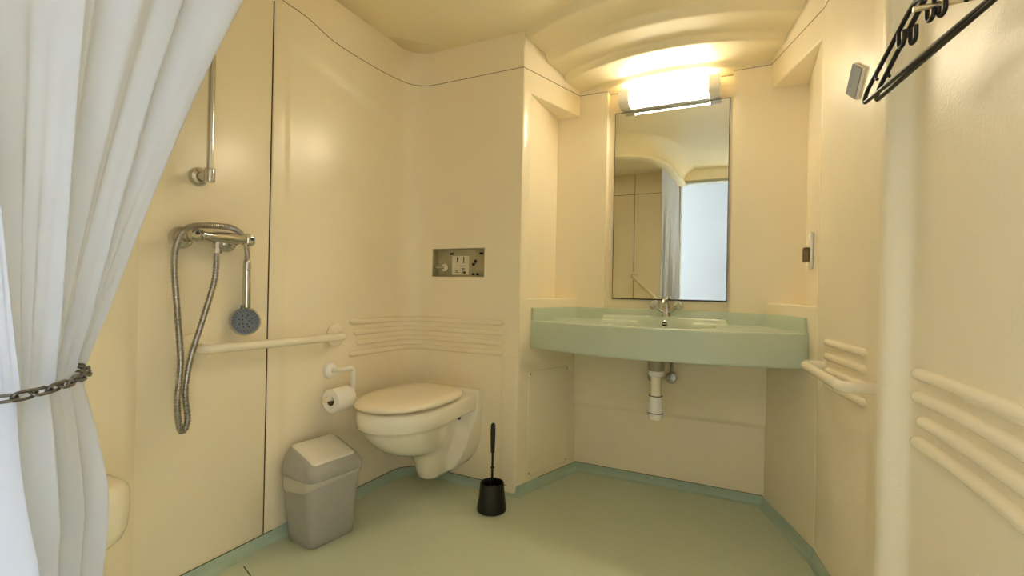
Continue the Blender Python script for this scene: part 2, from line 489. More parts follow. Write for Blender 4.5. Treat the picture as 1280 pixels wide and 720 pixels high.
# ------------------------------------------------------------------ coved vinyl upstands
UP = [(-.004, .043), (.0025, .043), (.0035, .024), (.007, .012), (.014, .004), (.024, .0006), (.024, -.004), (-.004, -.004)]
lp = [(XL, -.02), (XL, YT-RC)]+[(XL+RC+RC*math.cos(PI-PI/2*k/8), YT-RC+RC*math.sin(PI-PI/2*k/8)) for k in range(1, 9)]+[(-1.001, YT), A1]
bm = bmesh.new(); sweep(bm, lp, UP); struct('baseboard_left', bm, M_UPST, smooth=50)
A2f = (-.857, YB+.020); C2f = (.078, YB+.020)
bm = bmesh.new(); sweep(bm, [A1, A2f, C2f, C1], [(a+.0015 if a > 0 else a, z+.002 if z > .04 else z) for a, z in UP]); struct('baseboard_back', bm, M_UPST, smooth=50)
bm = bmesh.new(); sweep(bm, [(p.x, p.y) for p in rp], UP); struct('baseboard_right', bm, M_UPST, smooth=50)
bm = bmesh.new()
tube(bm, [(A1[0]+.05, A1[1]+.15, .0455), (A2f[0]-.001, A2f[1], .0455), (C2f[0], C2f[1]-.001, .0455)], .0018, 6)
tube(bm, [(XL+.001, .75, .0435), (XL+.001, 1.30, .0435)], .0018, 6)
tube(bm, [(XL+.001, 1.75, .0435), (XL+.001, YT-RC, .0435)]+[(XL+RC+(RC-.002)*math.cos(PI-PI/2*k/8), YT-RC+(RC-.002)*math.sin(PI-PI/2*k/8), .0435) for k in range(1, 9)]+[(-1.05, YT-.0085, .0435)], .0018, 6)
struct('trim_10', bm, M_SEAM)

# ------------------------------------------------------------------ access panel on the left splay
sd = Vector((A2[0]-A1[0], A2[1]-A1[1], 0)).normalized(); sn = Vector((sd.y, -sd.x, 0))
def spl(s, z, o): return Vector((A1[0], A1[1], 0))+sd*s+sn*o+Vector((0, 0, z))
t = thing('access_panel', 'cream rounded inspection panel screwed to the angled wall under the basin', 'panel', spl(.22, .06, 0))
bm = bmesh.new()
outl = rrect(.235, .335, .165, .262, .02)
rings(bm, [[spl(s, z, 0.0003) for s, z in outl], [spl(s, z, .0035) for s, z in outl], [spl(.235+(s-.235)*.982, .335+(z-.335)*.988, .006) for s, z in outl]])
obj('cover', bm, M_WALL, t)
for s, z in ((.385, .585), (.085, .585), (.385, .085), (.085, .085)):
    bm = bmesh.new(); lathe(bm, [(.0045, 0), (.0045, .001), (.002, .002)], spl(s, z, .0055), sn, 12); obj('screw', bm, M_DARKSTEEL, t)

# ------------------------------------------------------------------ vanity counter with moulded basin
def front_y(x):
    R = 1.40; xc = -.375; ya = 2.088
    return ya+R-math.sqrt(R*R-(x-xc)**2)
def back_y(x):
    if x < A2[0]: return A1[1]+(x-A1[0])/(A2[0]-A1[0])*(A2[1]-A1[1])
    if x > C2[0]: return C1[1]+(x-C1[0])/(C2[0]-C1[0])*(C2[1]-C1[1])
    if -.704 < x < -.081: return 2.633
    return YB
ZT = .857; ZBOT = .718
BXC, BYC, BHX, BHY = -.375, 2.335, .25, .195
ZL = .883              # raised tap ledge inside the recess
def sstep(t): t = min(1, max(0, t)); return t*t*(3-2*t)
def top_z(x, y):
    led = (ZL-ZT)*sstep((y-2.512)/.020)*sstep((x+.700)/.012)*sstep((-.082-x)/.012)
    d = (abs((x-BXC)/BHX)**2.4+abs((y-BYC)/BHY)**2.4)**(1/2.4)
    if d >= 1: return ZT+led
    return ZT+led-(.110+led*.4)*(1-d**6)
vt = thing('washbasin_counter', 'mint green bow-fronted counter with moulded basin under the mirror', 'washbasin', (-.375, 2.35, ZBOT))
bm = bmesh.new()
xa, xb = -.9755, .2165
xs = sorted(set([round(xa+(xb-xa)*i/150, 5) for i in range(151)]+[-.705, -.7039, -.0811, -.08]))
rs = []
for x in xs:
    yf = front_y(x); yb = back_y(x)-.001
    row = [(x, yb, ZBOT), (x, yf+.02, ZBOT), (x, yf-.004, ZBOT), (x, yf-.008, ZBOT+.004), (x, yf-.008, ZBOT+.012)]
    row += [(x, yf-.001, ZT-.012), (x, yf, ZT-.007), (x, yf+.002, ZT-.003), (x, yf+.006, ZT-.0007)]
    ya, ye = yf+.010, yb
    for k in range(91):
        y = ya+(ye-ya)*k/90; row.append((x, y, top_z(x, y)))
    rs.append(row)
rings(bm, rs, True)
obj('counter', bm, M_BASIN, vt, smooth=50)
bm = bmesh.new()
lpt = lambda y: A1[0]+(y-A1[1])/(A2[1]-A1[1])*(A2[0]-A1[0])
rpt = lambda y: C1[0]+(y-C1[1])/(C2[1]-C1[1])*(C2[0]-C1[0])
sp = [(lpt(2.222)+.001, 2.222), (A2[0]+.001, YB-.0005), (-.704, YB-.0005), (-.704, 2.6345), (-.081, 2.6345), (-.081, YB-.0005), (C2[0]-.001, YB-.0005), (rpt(2.232)-.001, 2.232)]
sweep(bm, sp, [(0, ZT-.002), (.014, ZT-.002), (.013, ZT+.004), (.011, .912), (.009, .917), (0, .917)])
obj('splashback', bm, M_BASIN, vt)
oy = 2.521; oz = top_z(-.375, oy)+.008
bm = bmesh.new()
lathe(bm, [(.0185, -.006), (.0185, .003), (.0150, .005), (.012, .003)], (-.375, oy, oz), (0, -1, .30), 22)
ov = obj('overflow_ring', bm, M_CHROME, vt)
bm = bmesh.new(); lathe(bm, [(.0118, 0), (.0118, .0038)], (-.375, oy, oz), (0, -1, .30), 18); obj('overflow_hole', bm, M_NOZ, ov)
bm = bmesh.new(); tube(bm, [Vector((-.386, oy-.0042, oz+.002)), Vector((-.364, oy-.0042, oz+.002))], .0022, 8); obj('overflow_bar', bm, M_CHROME, ov)
bm = bmesh.new(); lathe(bm, [(.028, 0), (.028, .003), (.02, .004), (.018, .001)], (BXC, BYC, ZT-.115), (0, 0, 1), 20); obj('drain', bm, M_CHROME, vt)

# ------------------------------------------------------------------ mixer tap
TY = 2.572
t = thing('basin_tap', 'chrome mixer tap with two clear knobs on the green counter', 'tap', (-.375, TY, ZL))
bm = bmesh.new(); lathe(bm, [(.026, 0), (.026, .006), (.021, .012), (.018, .03), (.019, .05), (.014, .062), (.002, .066)], (-.375, TY, ZL), (0, 0, 1), 24)
obj('body', bm, M_CHROME, t)
bm = bmesh.new()
tube(bm, smooth_path([(-.375, TY+.003, ZL+.035), (-.375, TY-.01, ZL+.075), (-.375, TY-.04, ZL+.092), (-.375, TY-.085, ZL+.084), (-.375, TY-.108, ZL+.066)], 6), .0105, 14, rfun=lambda u: .0125-.003*u)
sp_ = obj('spout', bm, M_CHROME, t)
bm = bmesh.new(); tube(bm, [(-.375, TY+.006, ZL+.06), (-.375, TY+.008, ZL+.098)], .003, 8); lathe(bm, [(.003, .095), (.006, .1), (.005, .108), (.001, .11)], (-.375, TY+.008, ZL), (0, 0, 1), 12); obj('plug_lifter', bm, M_CHROME, t)
for s in (-1, 1):
    base = Vector((-.375+s*.017, TY-.004, ZL+.025)); ax = Vector((s*.78, -.12, .62)).normalized()
    bm = bmesh.new(); lathe(bm, [(.010, 0), (.009, .03), (.012, .034), (.012, .040)], base, ax, 16)
    st = obj('handle_stem', bm, M_CHROME, t)
    bm = bmesh.new()
    hp_ = base+ax*.040
    q = Vector((0, 0, 1)).rotation_difference(ax); rs = []
    for r, h in ((.012, -.002), (.024, .005), (.027, .016), (.025, .027), (.016, .033)):
        rs.append([hp_+q @ Vector(((r*(1 if k % 2 else .88))*math.cos(2*PI*k/16), (r*(1 if k % 2 else .88))*math.sin(2*PI*k/16), h)) for k in range(16)])
    rings(bm, rs)
    kn = obj('knob', bm, M_ACR, st, smooth=20)
    bm = bmesh.new(); lathe(bm, [(.012, .0332), (.011, .036), (.001, .037)], hp_, ax, 16); obj('knob_cap', bm, M_CHROME, st)

# ------------------------------------------------------------------ waste trap and stop valves
TX, TYY = -.372, 2.285
t = thing('basin_trap', 'white plastic bottle trap hanging under the middle of the basin', 'drain trap', (TX, TYY, .42))
bm = bmesh.new(); lathe(bm, [(.040, .7175), (.040, .705), (.037, .700), (.036, .655), (.033, .648)], (TX, TYY, 0), (0, 0, 1), 24); obj('waste_collar', bm, M_HOSE, t)
bm = bmesh.new(); lathe(bm, [(.035, .648), (.035, .628), (.030, .624)], (TX, TYY, 0), (0, 0, 1), 20); obj('nut', bm, M_WHITE, t)
bm = bmesh.new(); lathe(bm, [(.024, .626), (.023, .58), (.023, .545), (.026, .54), (.026, .532)], (TX, TYY, 0), (0, 0, 1), 20); obj('tailpipe', bm, M_RAIL, t)
bm = bmesh.new(); lathe(bm, [(.026, .534), (.030, .528), (.031, .50), (.034, .485), (.035, .462), (.036, .459), (.036, .452), (.034, .449), (.033, .432), (.026, .424), (.002, .422)], (TX, TYY, 0), (0, 0, 1), 24); bo = obj('bottle', bm, M_WHITE, t)
bm = bmesh.new()
lathe(bm, [(.0365, .458), (.0365, .454)], (TX, TYY, 0), (0, 0, 1), 24); obj('sealing_ring', bm, M_EDGE, bo)
for zr, rr in ((.5315, .0305), (.6265, .0305)):
    bm = bmesh.new(); lathe(bm, [(rr, zr), (rr, zr+.003)], (TX, TYY, 0), (0, 0, 1), 24); obj('sealing_ring', bm, M_EDGE, t)
bm = bmesh.new(); tube(bm, smooth_path([(TX-.005, TYY+.01, .505), (TX-.02, TYY+.10, .505), (TX-.05, YB-.007, .505)], 6), .018, 14); obj('outlet_pipe', bm, M_WHITE, t)
bm = bmesh.new(); tube(bm, smooth_path([(TX+.026, TYY-.01, .535), (TX+.045, TYY-.005, .51), (TX+.042, TYY, .47), (TX+.028, TYY-.005, .44)], 5), .0022, 8); obj('strap', bm, M_RAIL, t)
for i, vx in enumerate((-.425, -.338)):
    vy = 2.53
    v = thing('stop_valve', ('chrome stop valve left of the basin trap', 'chrome stop valve right of the basin trap')[i], 'valve', (vx, vy, .58), 'stop valves under the basin')
    bm = bmesh.new(); lathe(bm, [(.024, 0), (.024, .004), (.012, .008), (.011, .05)], (vx, YB-.0055, .58), (0, -1, 0), 18); obj('wall_body', bm, M_CHROME, v)
    bm = bmesh.new(); lathe(bm, [(.014, .045), (.026, .05), (.028, .062), (.024, .074), (.010, .078)], (vx, YB-.006, .58), (0, -1, 0), 18); obj('handwheel', bm, M_HOSE, v)
    bm = bmesh.new(); tube(bm, smooth_path([(vx, vy+.01, .585), (vx, vy, .65), (vx+(-.375-vx)*.2, vy-.02, .7165)], 6), .007, 10); obj('supply_pipe', bm, M_HOSE, v)

# ------------------------------------------------------------------ mirror
MX0, MX1, MZ0, MZ1 = -.688, -.097, .966, 1.985
MX0, MX1 = -.671, -.094
t = thing('wall_mirror', 'tall frameless mirror above the washbasin', 'mirror', ((MX0+MX1)/2, 2.63, MZ0))
bm = bmesh.new(); box(bm, MX0, MX1, 2.6225, 2.6345, MZ0, MZ1); obj('backing', bm, M_EDGE, t)
bm = bmesh.new(); box(bm, MX0+.003, MX1-.003, 2.6215, 2.6235, MZ0+.007, MZ1-.003); obj('glass', bm, M_MIRROR, t)

# ------------------------------------------------------------------ lamp over the mirror
t = thing('wall_lamp', 'lit tubular strip lamp above the mirror', 'lamp', (-.39, 2.6, 1.995))
def lamp_prof(sh=0):
    return [(2.634, 1.990+sh), (2.560, 1.987+sh), (2.535, 1.990+sh), (2.521, 2.000+sh), (2.516, 2.016+sh), (2.516, 2.066-sh), (2.521, 2.074-sh), (2.634, 2.074-sh)]
bm = bmesh.new()
rings(bm, [[(x, y, z) for y, z in [(2.6345, 1.984), (2.585, 1.984), (2.585, 1.992), (2.624, 1.994), (2.624, 2.068), (2.585, 2.070), (2.585, 2.078), (2.6345, 2.078)]] for x in (-.576, -.191)])
obj('shield_housing', bm, M_WHITE, t, smooth=30)  # back plate with opaque lips added to shade ceiling and wall from the diffuser
for a, b in ((-.630, -.577), (-.190, -.139)):
    bm = bmesh.new(); rings(bm, [[(a, y, z) for y, z in lamp_prof()], [(b, y, z) for y, z in lamp_prof()]])
    obj('end_cap', bm, M_WHITE, t, smooth=50)
bm = bmesh.new(); rings(bm, [[(x, min(y+.003, 2.605), z) for y, z in lamp_prof(.006)] for x in (-.5765, -.1905)])
obj('diffuser', bm, M_GLOW, t, smooth=50)

# ------------------------------------------------------------------ niche wall plate with a brown block
t = thing('socket_plate', 'white wall plate with a brown block inside the right-hand niche', 'socket', (.238, 2.345, 1.13))
bm = bmesh.new(); box(bm, .2275, .2375, 2.302, 2.388, 1.118, 1.268, .003); obj('plate', bm, M_WHITE, t)
bm = bmesh.new(); box(bm, .204, .2275, 2.318, 2.366, 1.146, 1.206, .003); obj('block', bm, M_BROWN, t)

# ------------------------------------------------------------------ tilted grey plate
def rw(y):   # right wall face x at a given y
    for a, b in zip(rp, rp[1:]):
        if b.y <= y <= a.y: return a.x+(b.x-a.x)*(a.y-y)/(a.y-b.y)
    return .36
pc = Vector((rw(1.842), 1.842, 1.689)); pd = Vector((rw(1.80)-rw(1.88), -.08, 0)).normalized(); pn = Vector((pd.y, -pd.x, 0))
def pp(u, v, o):
    a = math.radians(-34); return pc+pd*(u*math.cos(a)-v*math.sin(a))+Vector((0, 0, u*math.sin(a)+v*math.cos(a)))+pn*o
t = thing('tilted_wall_plate', 'grey square plate fixed askew on the right wall beside the hangers', 'wall plate', pc)
bm = bmesh.new(); o1 = rrect(0, 0, .043, .047, .004)
rings(bm, [[pp(u, v, .0005) for u, v in o1], [pp(u, v, .009) for u, v in o1]]); obj('backplate', bm, M_WHITE, t)
bm = bmesh.new(); rings(bm, [[pp(u*.96, v*.96, .009) for u, v in o1], [pp(u*.96, v*.96, .0115) for u, v in o1]]); obj('face', bm, M_GREYPLATE, t)

# ------------------------------------------------------------------ towel rail on the right wall
t = thing('grab_rail', 'white U-shaped towel rail beside the washbasin on the right wall', 'rail', (.25, 1.85, .75))
bm = bmesh.new()
w1 = rw(2.05); w2 = rw(1.63)
tube(bm, fillet([(w1+.002, 2.062, .755), (.190, 2.062, .755), (.238, 1.61, .755), (w2+.002, 1.635, .755)], .035, 8), .0165, 16)
obj('bar', bm, M_RAIL, t, smooth=60)
for y, w in ((2.062, rw(2.062)), (1.635, w2)):
    bm = bmesh.new(); lathe(bm, [(.021, .0), (.021, .004), (.018, .007)], (w-.001, y, .755), (-1, 0, 0), 20); obj('flange', bm, M_RAIL, t)

# ------------------------------------------------------------------ grab rail on the left wall
t = thing('grab_rail', 'long cream grab rail on the left wall below the shower mixer', 'rail', (XL, 1.30, .79))
bm = bmesh.new()
tube(bm, fillet([(XL+.003, .985, .79), (XL+.062, .985, .79), (XL+.062, 1.60, .785), (XL+.003, 1.60, .785)], .035, 8), .0165, 16)
obj('bar', bm, M_RAIL, t, smooth=60)
for y, z in ((.985, .79), (1.60, .785)):
    bm = bmesh.new(); lathe(bm, [(.052, .0005), (.052, .004), (.046, .008), (.024, .012), (.019, .02)], (XL, y, z), (1, 0, 0), 28); obj('flange', bm, M_RAIL, t)
bm = bmesh.new(); lathe(bm, [(.0175, -.003), (.0175, .003)], (XL+.062, 1.17, .7885), (0, 1, 0), 20); obj('joint_ring', bm, M_RAIL, t)

# sloping rail on the shower end wall (seen in the mirror)
t = thing('grab_rail', 'sloping white grab rail on the shower end wall, seen in the mirror', 'rail', (-1.0, -.02, 1.0))
bm = bmesh.new()
tube(bm, fillet([(-1.11, -.021, 1.18), (-1.11, .04, 1.18), (-.80, .04, .87), (-.80, -.021, .87)], .03, 6), .0165, 14); obj('bar', bm, M_RAIL, t, smooth=60)
for x, z in ((-1.11, 1.18), (-.80, .87)):
    bm = bmesh.new(); lathe(bm, [(.04, 0), (.04, .006), (.02, .01)], (x, -.0195, z), (0, 1, 0), 22); obj('flange', bm, M_RAIL, t)

# ------------------------------------------------------------------ shower riser bar
t = thing('shower_riser_bar', 'upright chrome shower riser bar behind the curtain on the left wall', 'shower bar', (XL, 1.0, 1.37))
bm = bmesh.new(); tube(bm, [(XL+.066, .985, 1.345), (XL+.066, .985, 2.03)], .0105, 16); obj('bar', bm, M_CHROME, t)
for z in (1.365, 2.0):
    bm = bmesh.new()
    lathe(bm, [(.031, .0005), (.031, .006), (.026, .014), (.016, .018), (.014, .05), (.0145, .062)], (XL, .985, z), (1, 0, 0), 24)
    lathe(bm, [(.015, -.022), (.016, -.018), (.016, .018), (.015, .022)], (XL+.066, .985, z), (0, 0, 1), 18)
    obj('bracket', bm, M_CHROME, t)
    
# ------------------------------------------------------------------ shower mixer
MZ = 1.165; MXX = XL+.070
t = thing('shower_mixer', 'chrome bar shower mixer on the left wall', 'tap', (XL, 1.01, 1.14))
for y in (.935, 1.085):
    bm = bmesh.new(); lathe(bm, [(.037, .0005), (.037, .004), (.034, .016), (.024, .026), (.015, .029), (.0145, .055)], (XL, y, MZ-.008), (1, 0, 0), 26); obj('escutcheon', bm, M_CHROME, t)
bm = bmesh.new(); lathe(bm, [(.002, -.079), (.012, -.078), (.0185, -.074), (.0185, -.066), (.0165, -.062), (.020, -.025), (.020, .025), (.0165, .062), (.0185, .066), (.0185, .074), (.012, .078)], (MXX, 1.03, MZ), (0, 1, 0), 24); obj('body', bm, M_CHROME, t)
for s in (-1, 1):
    bm = bmesh.new()
    rs = []
    for r, h in ((.015, .076), (.020, .079), (.0235, .086), (.0225, .100), (.019, .108), (.011, .111)):
        rs.append([(MXX+r*(1-.16*(math.cos(3*a) > 0))*math.cos(a), 1.03+s*h, MZ+r*(1-.16*(math.cos(3*a) > 0))*math.sin(a)) for a in [2*PI*k/24 for k in range(24)]])
    rings(bm, rs); kn = obj('knob', bm, M_CHROME, t, smooth=45)
    bm = bmesh.new(); lathe(bm, [(.006, 0), (.006, .002), (.001, .003)], (MXX+.0215, 1.03+s*.094, MZ+.004), (1, 0, .1), 14); obj('temperature_dot', bm, M_BLUE if s > 0 else M_NOZ, kn)
bm = bmesh.new(); lathe(bm, [(.012, 0), (.012, -.022), (.0155, -.024), (.0155, -.040), (.011, -.043)], (MXX, 1.01, MZ-.015), (0, 0, 1), 8); obj('outlet', bm, M_CHROME, t)

# ------------------------------------------------------------------ hose
hose = smooth_path([(MXX, 1.01, MZ-.056), (MXX+.003, 1.003, 1.02), (MXX+.004, .965, .885), (MXX+.004, .930, .765), (MXX+.002, .918, .66), (MXX, .928, .578), (MXX, .918, .542), (MXX+.004, .902, .556), (MXX+.006, .893, .64), (MXX+.008, .899, .76), (MXX+.010, .884, .93), (MXX+.012, .872, 1.07), (MXX+.022, .878, 1.145), (MXX+.030, .905, 1.183), (MXX+.033, .955, 1.195), (MXX+.026, 1.01, 1.199), (MXX+.006, 1.06, 1.199), (MXX-.018, 1.105, 1.188), (MXX-.032, 1.133, 1.163), (MXX-.036, 1.144, 1.130), (MXX-.036, 1.145, 1.099)], 22)
bm = bmesh.new()
tube(bm, hose, .0072, 10, rfun=lambda u: .0084)
V = None
ho = obj('shower_hose', bm, None, mats=[M_HOSE], smooth=80)
tag(ho, 'ribbed steel shower hose looping down from the chrome mixer', 'hose')
# corrugation as rings of the same mesh
bm = bmesh.new(); bm.from_mesh(ho.data)
acc = 0
for i in range(1, len(hose)-1):
    acc += (hose[i]-hose[i-1]).length
    if acc >= .0075:
        acc = 0
        tdir = (hose[i+1]-hose[i-1]).normalized()
        lathe(bm, [(.0084, -.0022), (.0100, -.0012), (.0100, .0012), (.0084, .0022)], hose[i], tdir, 10, cap=False)
bm.to_mesh(ho.data); bm.free(); finish(ho, 40)

# ------------------------------------------------------------------ hand shower
HX, HY = MXX-.036, 1.145
t = thing('hand_shower', 'chrome hand shower with a grey round face hanging head down', 'shower head', (HX, HY, .86))
bm = bmesh.new(); lathe(bm, [(.009, 1.098), (.0125, 1.092), (.0135, 1.060), (.011, 1.056)], (HX, HY, 0), (0, 0, 1), 18); obj('hose_nut', bm, M_CHROME, t)
bm = bmesh.new(); tube(bm, [(HX, HY, 1.057), (HX, HY, 1.0), (HX-.001, HY+.002, .94), (HX-.002, HY+.004, .925)], .0125, 16, rfun=lambda u: .0125+.0015*math.sin(u*PI)); obj('handle', bm, M_CHROME, t, smooth=60)
hd = Vector((.86, -.42, .10)).normalized(); hc = Vector((HX+.002, HY-.004, .874))
bm = bmesh.new(); lathe(bm, [(.010, -.030), (.030, -.024), (.046, -.012), (.051, -.004), (.051, .004), (.048, .007)], hc, hd, 32); head = obj('head', bm, M_CHROME, t, smooth=50)
bm = bmesh.new(); lathe(bm, [(.0465, .006), (.045, .0085), (.030, .0095), (.029, .011), (.002, .0115)], hc, hd, 32); fc = obj('spray_face', bm, M_SPRAY, head)
q = Vector((0, 0, 1)).rotation_difference(hd)
bm = bmesh.new()
for rr, cnt in ((.040, 24), (.0345, 20), (.022, 8), (.012, 5)):
    for k in range(cnt):
        a = 2*PI*k/cnt
        lathe(bm, [(.0019 if rr > .025 else .0028, 0), (.0015, .0022)], hc+q @ Vector((rr*math.cos(a), rr*math.sin(a), .009 if rr > .025 else .0115)), hd, 7)
obj('nozzles', bm, M_NOZ, fc)
bm = bmesh.new(); tube(bm, [hc+q @ Vector((0, 0, 0))+Vector((-.004, -.012, .049)), hc+Vector((.0, -.014, .058))], .004, 8); obj('spray_lever', bm, M_SPRAY, head)

# ------------------------------------------------------------------ flush box in the toilet wall
t = thing('flush_box', 'open metal flush box recessed in the wall above the toilet', 'flush box', (-1.364, YT+.05, HZ0))
bm = bmesh.new()
D = .038; w = .002
X0, X1, Z0, Z1 = HX0+.0005, HX1-.0005, HZ0+.0005, HZ1-.0005
box(bm, X0, X1, YT+D, YT+D+w, Z0, Z1)
box(bm, X0, X0+w, YT+.001, YT+D, Z0, Z1); box(bm, X1-w, X1, YT+.001, YT+D, Z0, Z1)
box(bm, X0, X1, YT+.001, YT+D, Z0, Z0+w); box(bm, X0, X1, YT+.001, YT+D, Z1-w, Z1)
obj('box', bm, M_GALV, t)
bm = bmesh.new(); box(bm, -1.422, -1.318, YT+D-.0015, YT+D-.0003, HZ0+.012, HZ0+.112)
nlab = len(bm.faces)
yy = YT+D-.0016
for x, z, wx, wz in ((-1.392, 1.152, .006, .022), (-1.396, 1.146, .014, .004), (-1.352, 1.150, .005, .026), (-1.357, 1.144, .014, .004), (-1.362, 1.110, .020, .004), (-1.360, 1.102, .012, .004), (-1.356, 1.094, .020, .004), (-1.362, 1.088, .008, .004), (-1.350, 1.086, .012, .010), (-1.400, 1.100, .012, .003), (-1.398, 1.092, .016, .003), (-1.370, 1.126, .030, .002)):
    box(bm, x, x+wx, yy-.0006, yy+.0003, z, z+wz)
bm.faces.ensure_lookup_table()
for f in bm.faces[nlab:]: f.material_index = 1
obj('instruction_label', bm, None, t, mats=[M_LABEL, M_INK])
bm = bmesh.new(); lathe(bm, [(.020, 0), (.020, .006), (.014, .007), (.013, .003)], (-1.468, YT+D-.0005, 1.118), (0, -1, 0), 20); obj('inlet_ring', bm, M_RAIL, t)
bm = bmesh.new(); tube(bm, [(-1.521, YT+.020, 1.118), (-1.490, YT+.020, 1.118), (-1.468, YT+.030, 1.118)], .008, 12); obj('inlet_valve', bm, M_CHROME, t)
for x, z, r in ((-1.278, 1.150, .009), (-1.290, 1.135, .008)):
    bm = bmesh.new(); lathe(bm, [(r, 0), (r, .004), (.003, .005)], (x, YT+D, z), (0, -1, 0), 14); obj('button_socket', bm, M_NOZ, t)
for x in (-1.425, -1.243):
    bm = bmesh.new(); box(bm, x-.011, x+.011, YT+D-.004, YT+D, 1.186, 1.197, .001); obj('clip', bm, M_NOZ, t)
for x in (-1.288, -1.262):
    bm = bmesh.new(); lathe(bm, [(.006, 0), (.006, .010), (.003, .012)], (x, YT+D, 1.083), (0, -1, 0), 12); obj('screw', bm, M_NOZ, t)

# ------------------------------------------------------------------ wall-hung toilet
TC = -1.378
t = thing('toilet', 'cream wall-hung toilet with closed lid', 'toilet', (TC, YT, .08))
def egg(front, back, hw, hwb, z, n=40, dz=0):
    """front ellipse nose, sides running back to the wall at half-width hwb"""
    out = []
    ym = front+hw*1.25
    pts = []
    for k in range(n+1):
        a = PI/2*(-1+2*k/n)          # -90..90
        pts.append((TC+hw*math.sin(a), ym-(ym-front)*math.cos(a)))
    # pts from left (-hw, ym) over nose to right (hw, ym)
    m = 10
    side_r = []
    for k in range(1, m+1):
        u = k/m; s = u*u*(3-2*u)
        side_r.append((TC+hw+(hwb-hw)*s, ym+(back-ym)*u))
    side_l = [(2*TC-x, y) for x, y in side_r][::-1]
    return [(x, y, z) for x, y in side_l+pts+side_r]
bk = YT-.002
bm = bmesh.new()
secs = [
    egg(1.93, bk, .028, .035, .086), egg(1.895, bk, .044, .050, .092), egg(1.875, bk, .054, .056, .108), egg(1.865, bk, .060, .060, .14),
    egg(1.85, bk, .065, .060, .18), egg(1.825, bk, .070, .060, .215), egg(1.775, bk, .082, .060, .242), egg(1.70, bk, .102, .060, .262),
    egg(1.645, bk, .122, .060, .285), egg(1.60, bk, .141, .062, .315), egg(1.566, bk, .157, .066, .350), egg(1.545, bk, .167, .075, .380), egg(1.538, bk, .171, .10, .394),
    egg(1.521, bk, .181, .165, .403), egg(1.512, bk, .185, .170, .412), egg(1.508, bk, .187, .172, .45), egg(1.512, bk, .185, .172, .476), egg(1.524, bk, .176, .165, .484)]
rings(bm, secs)
# wall flange
fl = []
def flange(y, g):
    P = [(.178, .500), (.178, .42), (.178, .36), (.176, .30), (.168, .235), (.145, .175), (.105, .125), (.06, .095), (0, .085)]
    P = [(x-g, z+g if z < .4 else z-g) for x, z in P]
    k = (YT-.001-y)/.039 if y < YT-.002 else 0
    fy = lambda z: y-k*.075*max(0, min(1, (.42-z)/.22))
    R = [(TC+x, fy(z), z) for x, z in P]; Lf = [(TC-x, fy(z), z) for x, z in P[:-1]]
    return R+Lf[::-1]
rings(bm, [flange(YT-.001, 0), flange(YT-.040, 0), flange(YT-.048, .006)])
ob = obj('bowl', bm, M_CER, t, smooth=60)
bm = bmesh.new(); lathe(bm, [(.011, 0), (.011, .006), (.007, .008)], (TC+.090, 2.055, .362), (1, 0, 0), 14); obj('fixing_bolt', bm, M_NOZ, t)
def lid_outline(g, z):
    out = []
    fy, by, hw = 1.500+g, 2.035-g*.5, .190-g
    ym = fy+.255
    n = 60
    for k in range(n):
        a = 2*PI*k/n
        s, c = math.sin(a), math.cos(a)
        if c > 0:   # nose
            out.append((TC+hw*math.copysign(abs(s)**.95, s), ym-(ym-fy)*abs(c)**.97, z))
        else:
            out.append((TC+hw*math.copysign(abs(s)**.62, s), ym+(by-ym)*abs(c)**.62, z))
    return out
bm = bmesh.new()
rings(bm, [lid_outline(.074, .4842), lid_outline(.070, .486), lid_outline(.070, .493), lid_outline(.074, .4952)])
obj('seat', bm, M_LID, t, smooth=60)
bm = bmesh.new()
rings(bm, [lid_outline(.004, .4955), lid_outline(-.001, .4985), lid_outline(-.002, .508), lid_outline(.001, .515), lid_outline(.010, .522), lid_outline(.035, .528), lid_outline(.09, .532), lid_outline(.15, .533)])
obj('lid', bm, M_LID, t, smooth=60)
for s in (-1, 1):
    bm = bmesh.new(); lathe(bm, [(.014, -.025), (.015, -.02), (.015, .02), (.014, .025)], (TC+s*.075, 2.05, .500), (1, 0, 0), 18); obj('hinge', bm, M_LID, t)

# ------------------------------------------------------------------ toilet-roll holder and roll
RZ = .525; RX = -1.600
t = thing('roll_holder', 'cream toilet roll holder on the left wall beside the toilet', 'roll holder', (XL, 1.58, .63))
bm = bmesh.new(); lathe(bm, [(.036, .0), (.036, .005), (.031, .016), (.020, .022), (.016, .024)], (XL-.006, 1.575, .632), (1, 0, 0), 26); obj('wall_disc', bm, M_WHITE, t)
bm = bmesh.new(); tube(bm, fillet([(XL+.012, 1.575, .632), (RX, 1.580, .640), (RX, 1.648, .640), (RX, 1.650, RZ), (RX, 1.500, RZ)], .022, 6), .0110, 12); obj('arm', bm, M_WHITE, t, smooth=60)
bm = bmesh.new(); lathe(bm, [(.0115, 0), (.013, .004), (.013, .012), (.008, .016)], (RX, 1.500, RZ), (0, -1, 0), 18); obj('end_knob', bm, M_RAIL, t)
t = thing('toilet_roll', 'white toilet paper roll hung on the cream holder', 'toilet paper', (RX, 1.57, RZ-.012))
rz = RZ-.0115
bm = bmesh.new(); rs = []
prof = [(.0205, 1.520), (.049, 1.520), (.051, 1.523), (.051, 1.617), (.049, 1.620), (.0205, 1.620)]
for r, y in prof: rs.append([(RX+r*math.cos(2*PI*k/32), y, rz+r*math.sin(2*PI*k/32)) for k in range(32)])
rings(bm, rs, True, close_path=True)
obj('paper', bm, M_PAPER, t, smooth=40)
bm = bmesh.new(); rs = []
for r, y in [(.0188, 1.519), (.0204, 1.519), (.0204, 1.621), (.0188, 1.621)]: rs.append([(RX+r*math.cos(2*PI*k/32), y, rz+r*math.sin(2*PI*k/32)) for k in range(32)])
rings(bm, rs, True, close_path=True)
obj('core', bm, M_CARD, t, smooth=40)

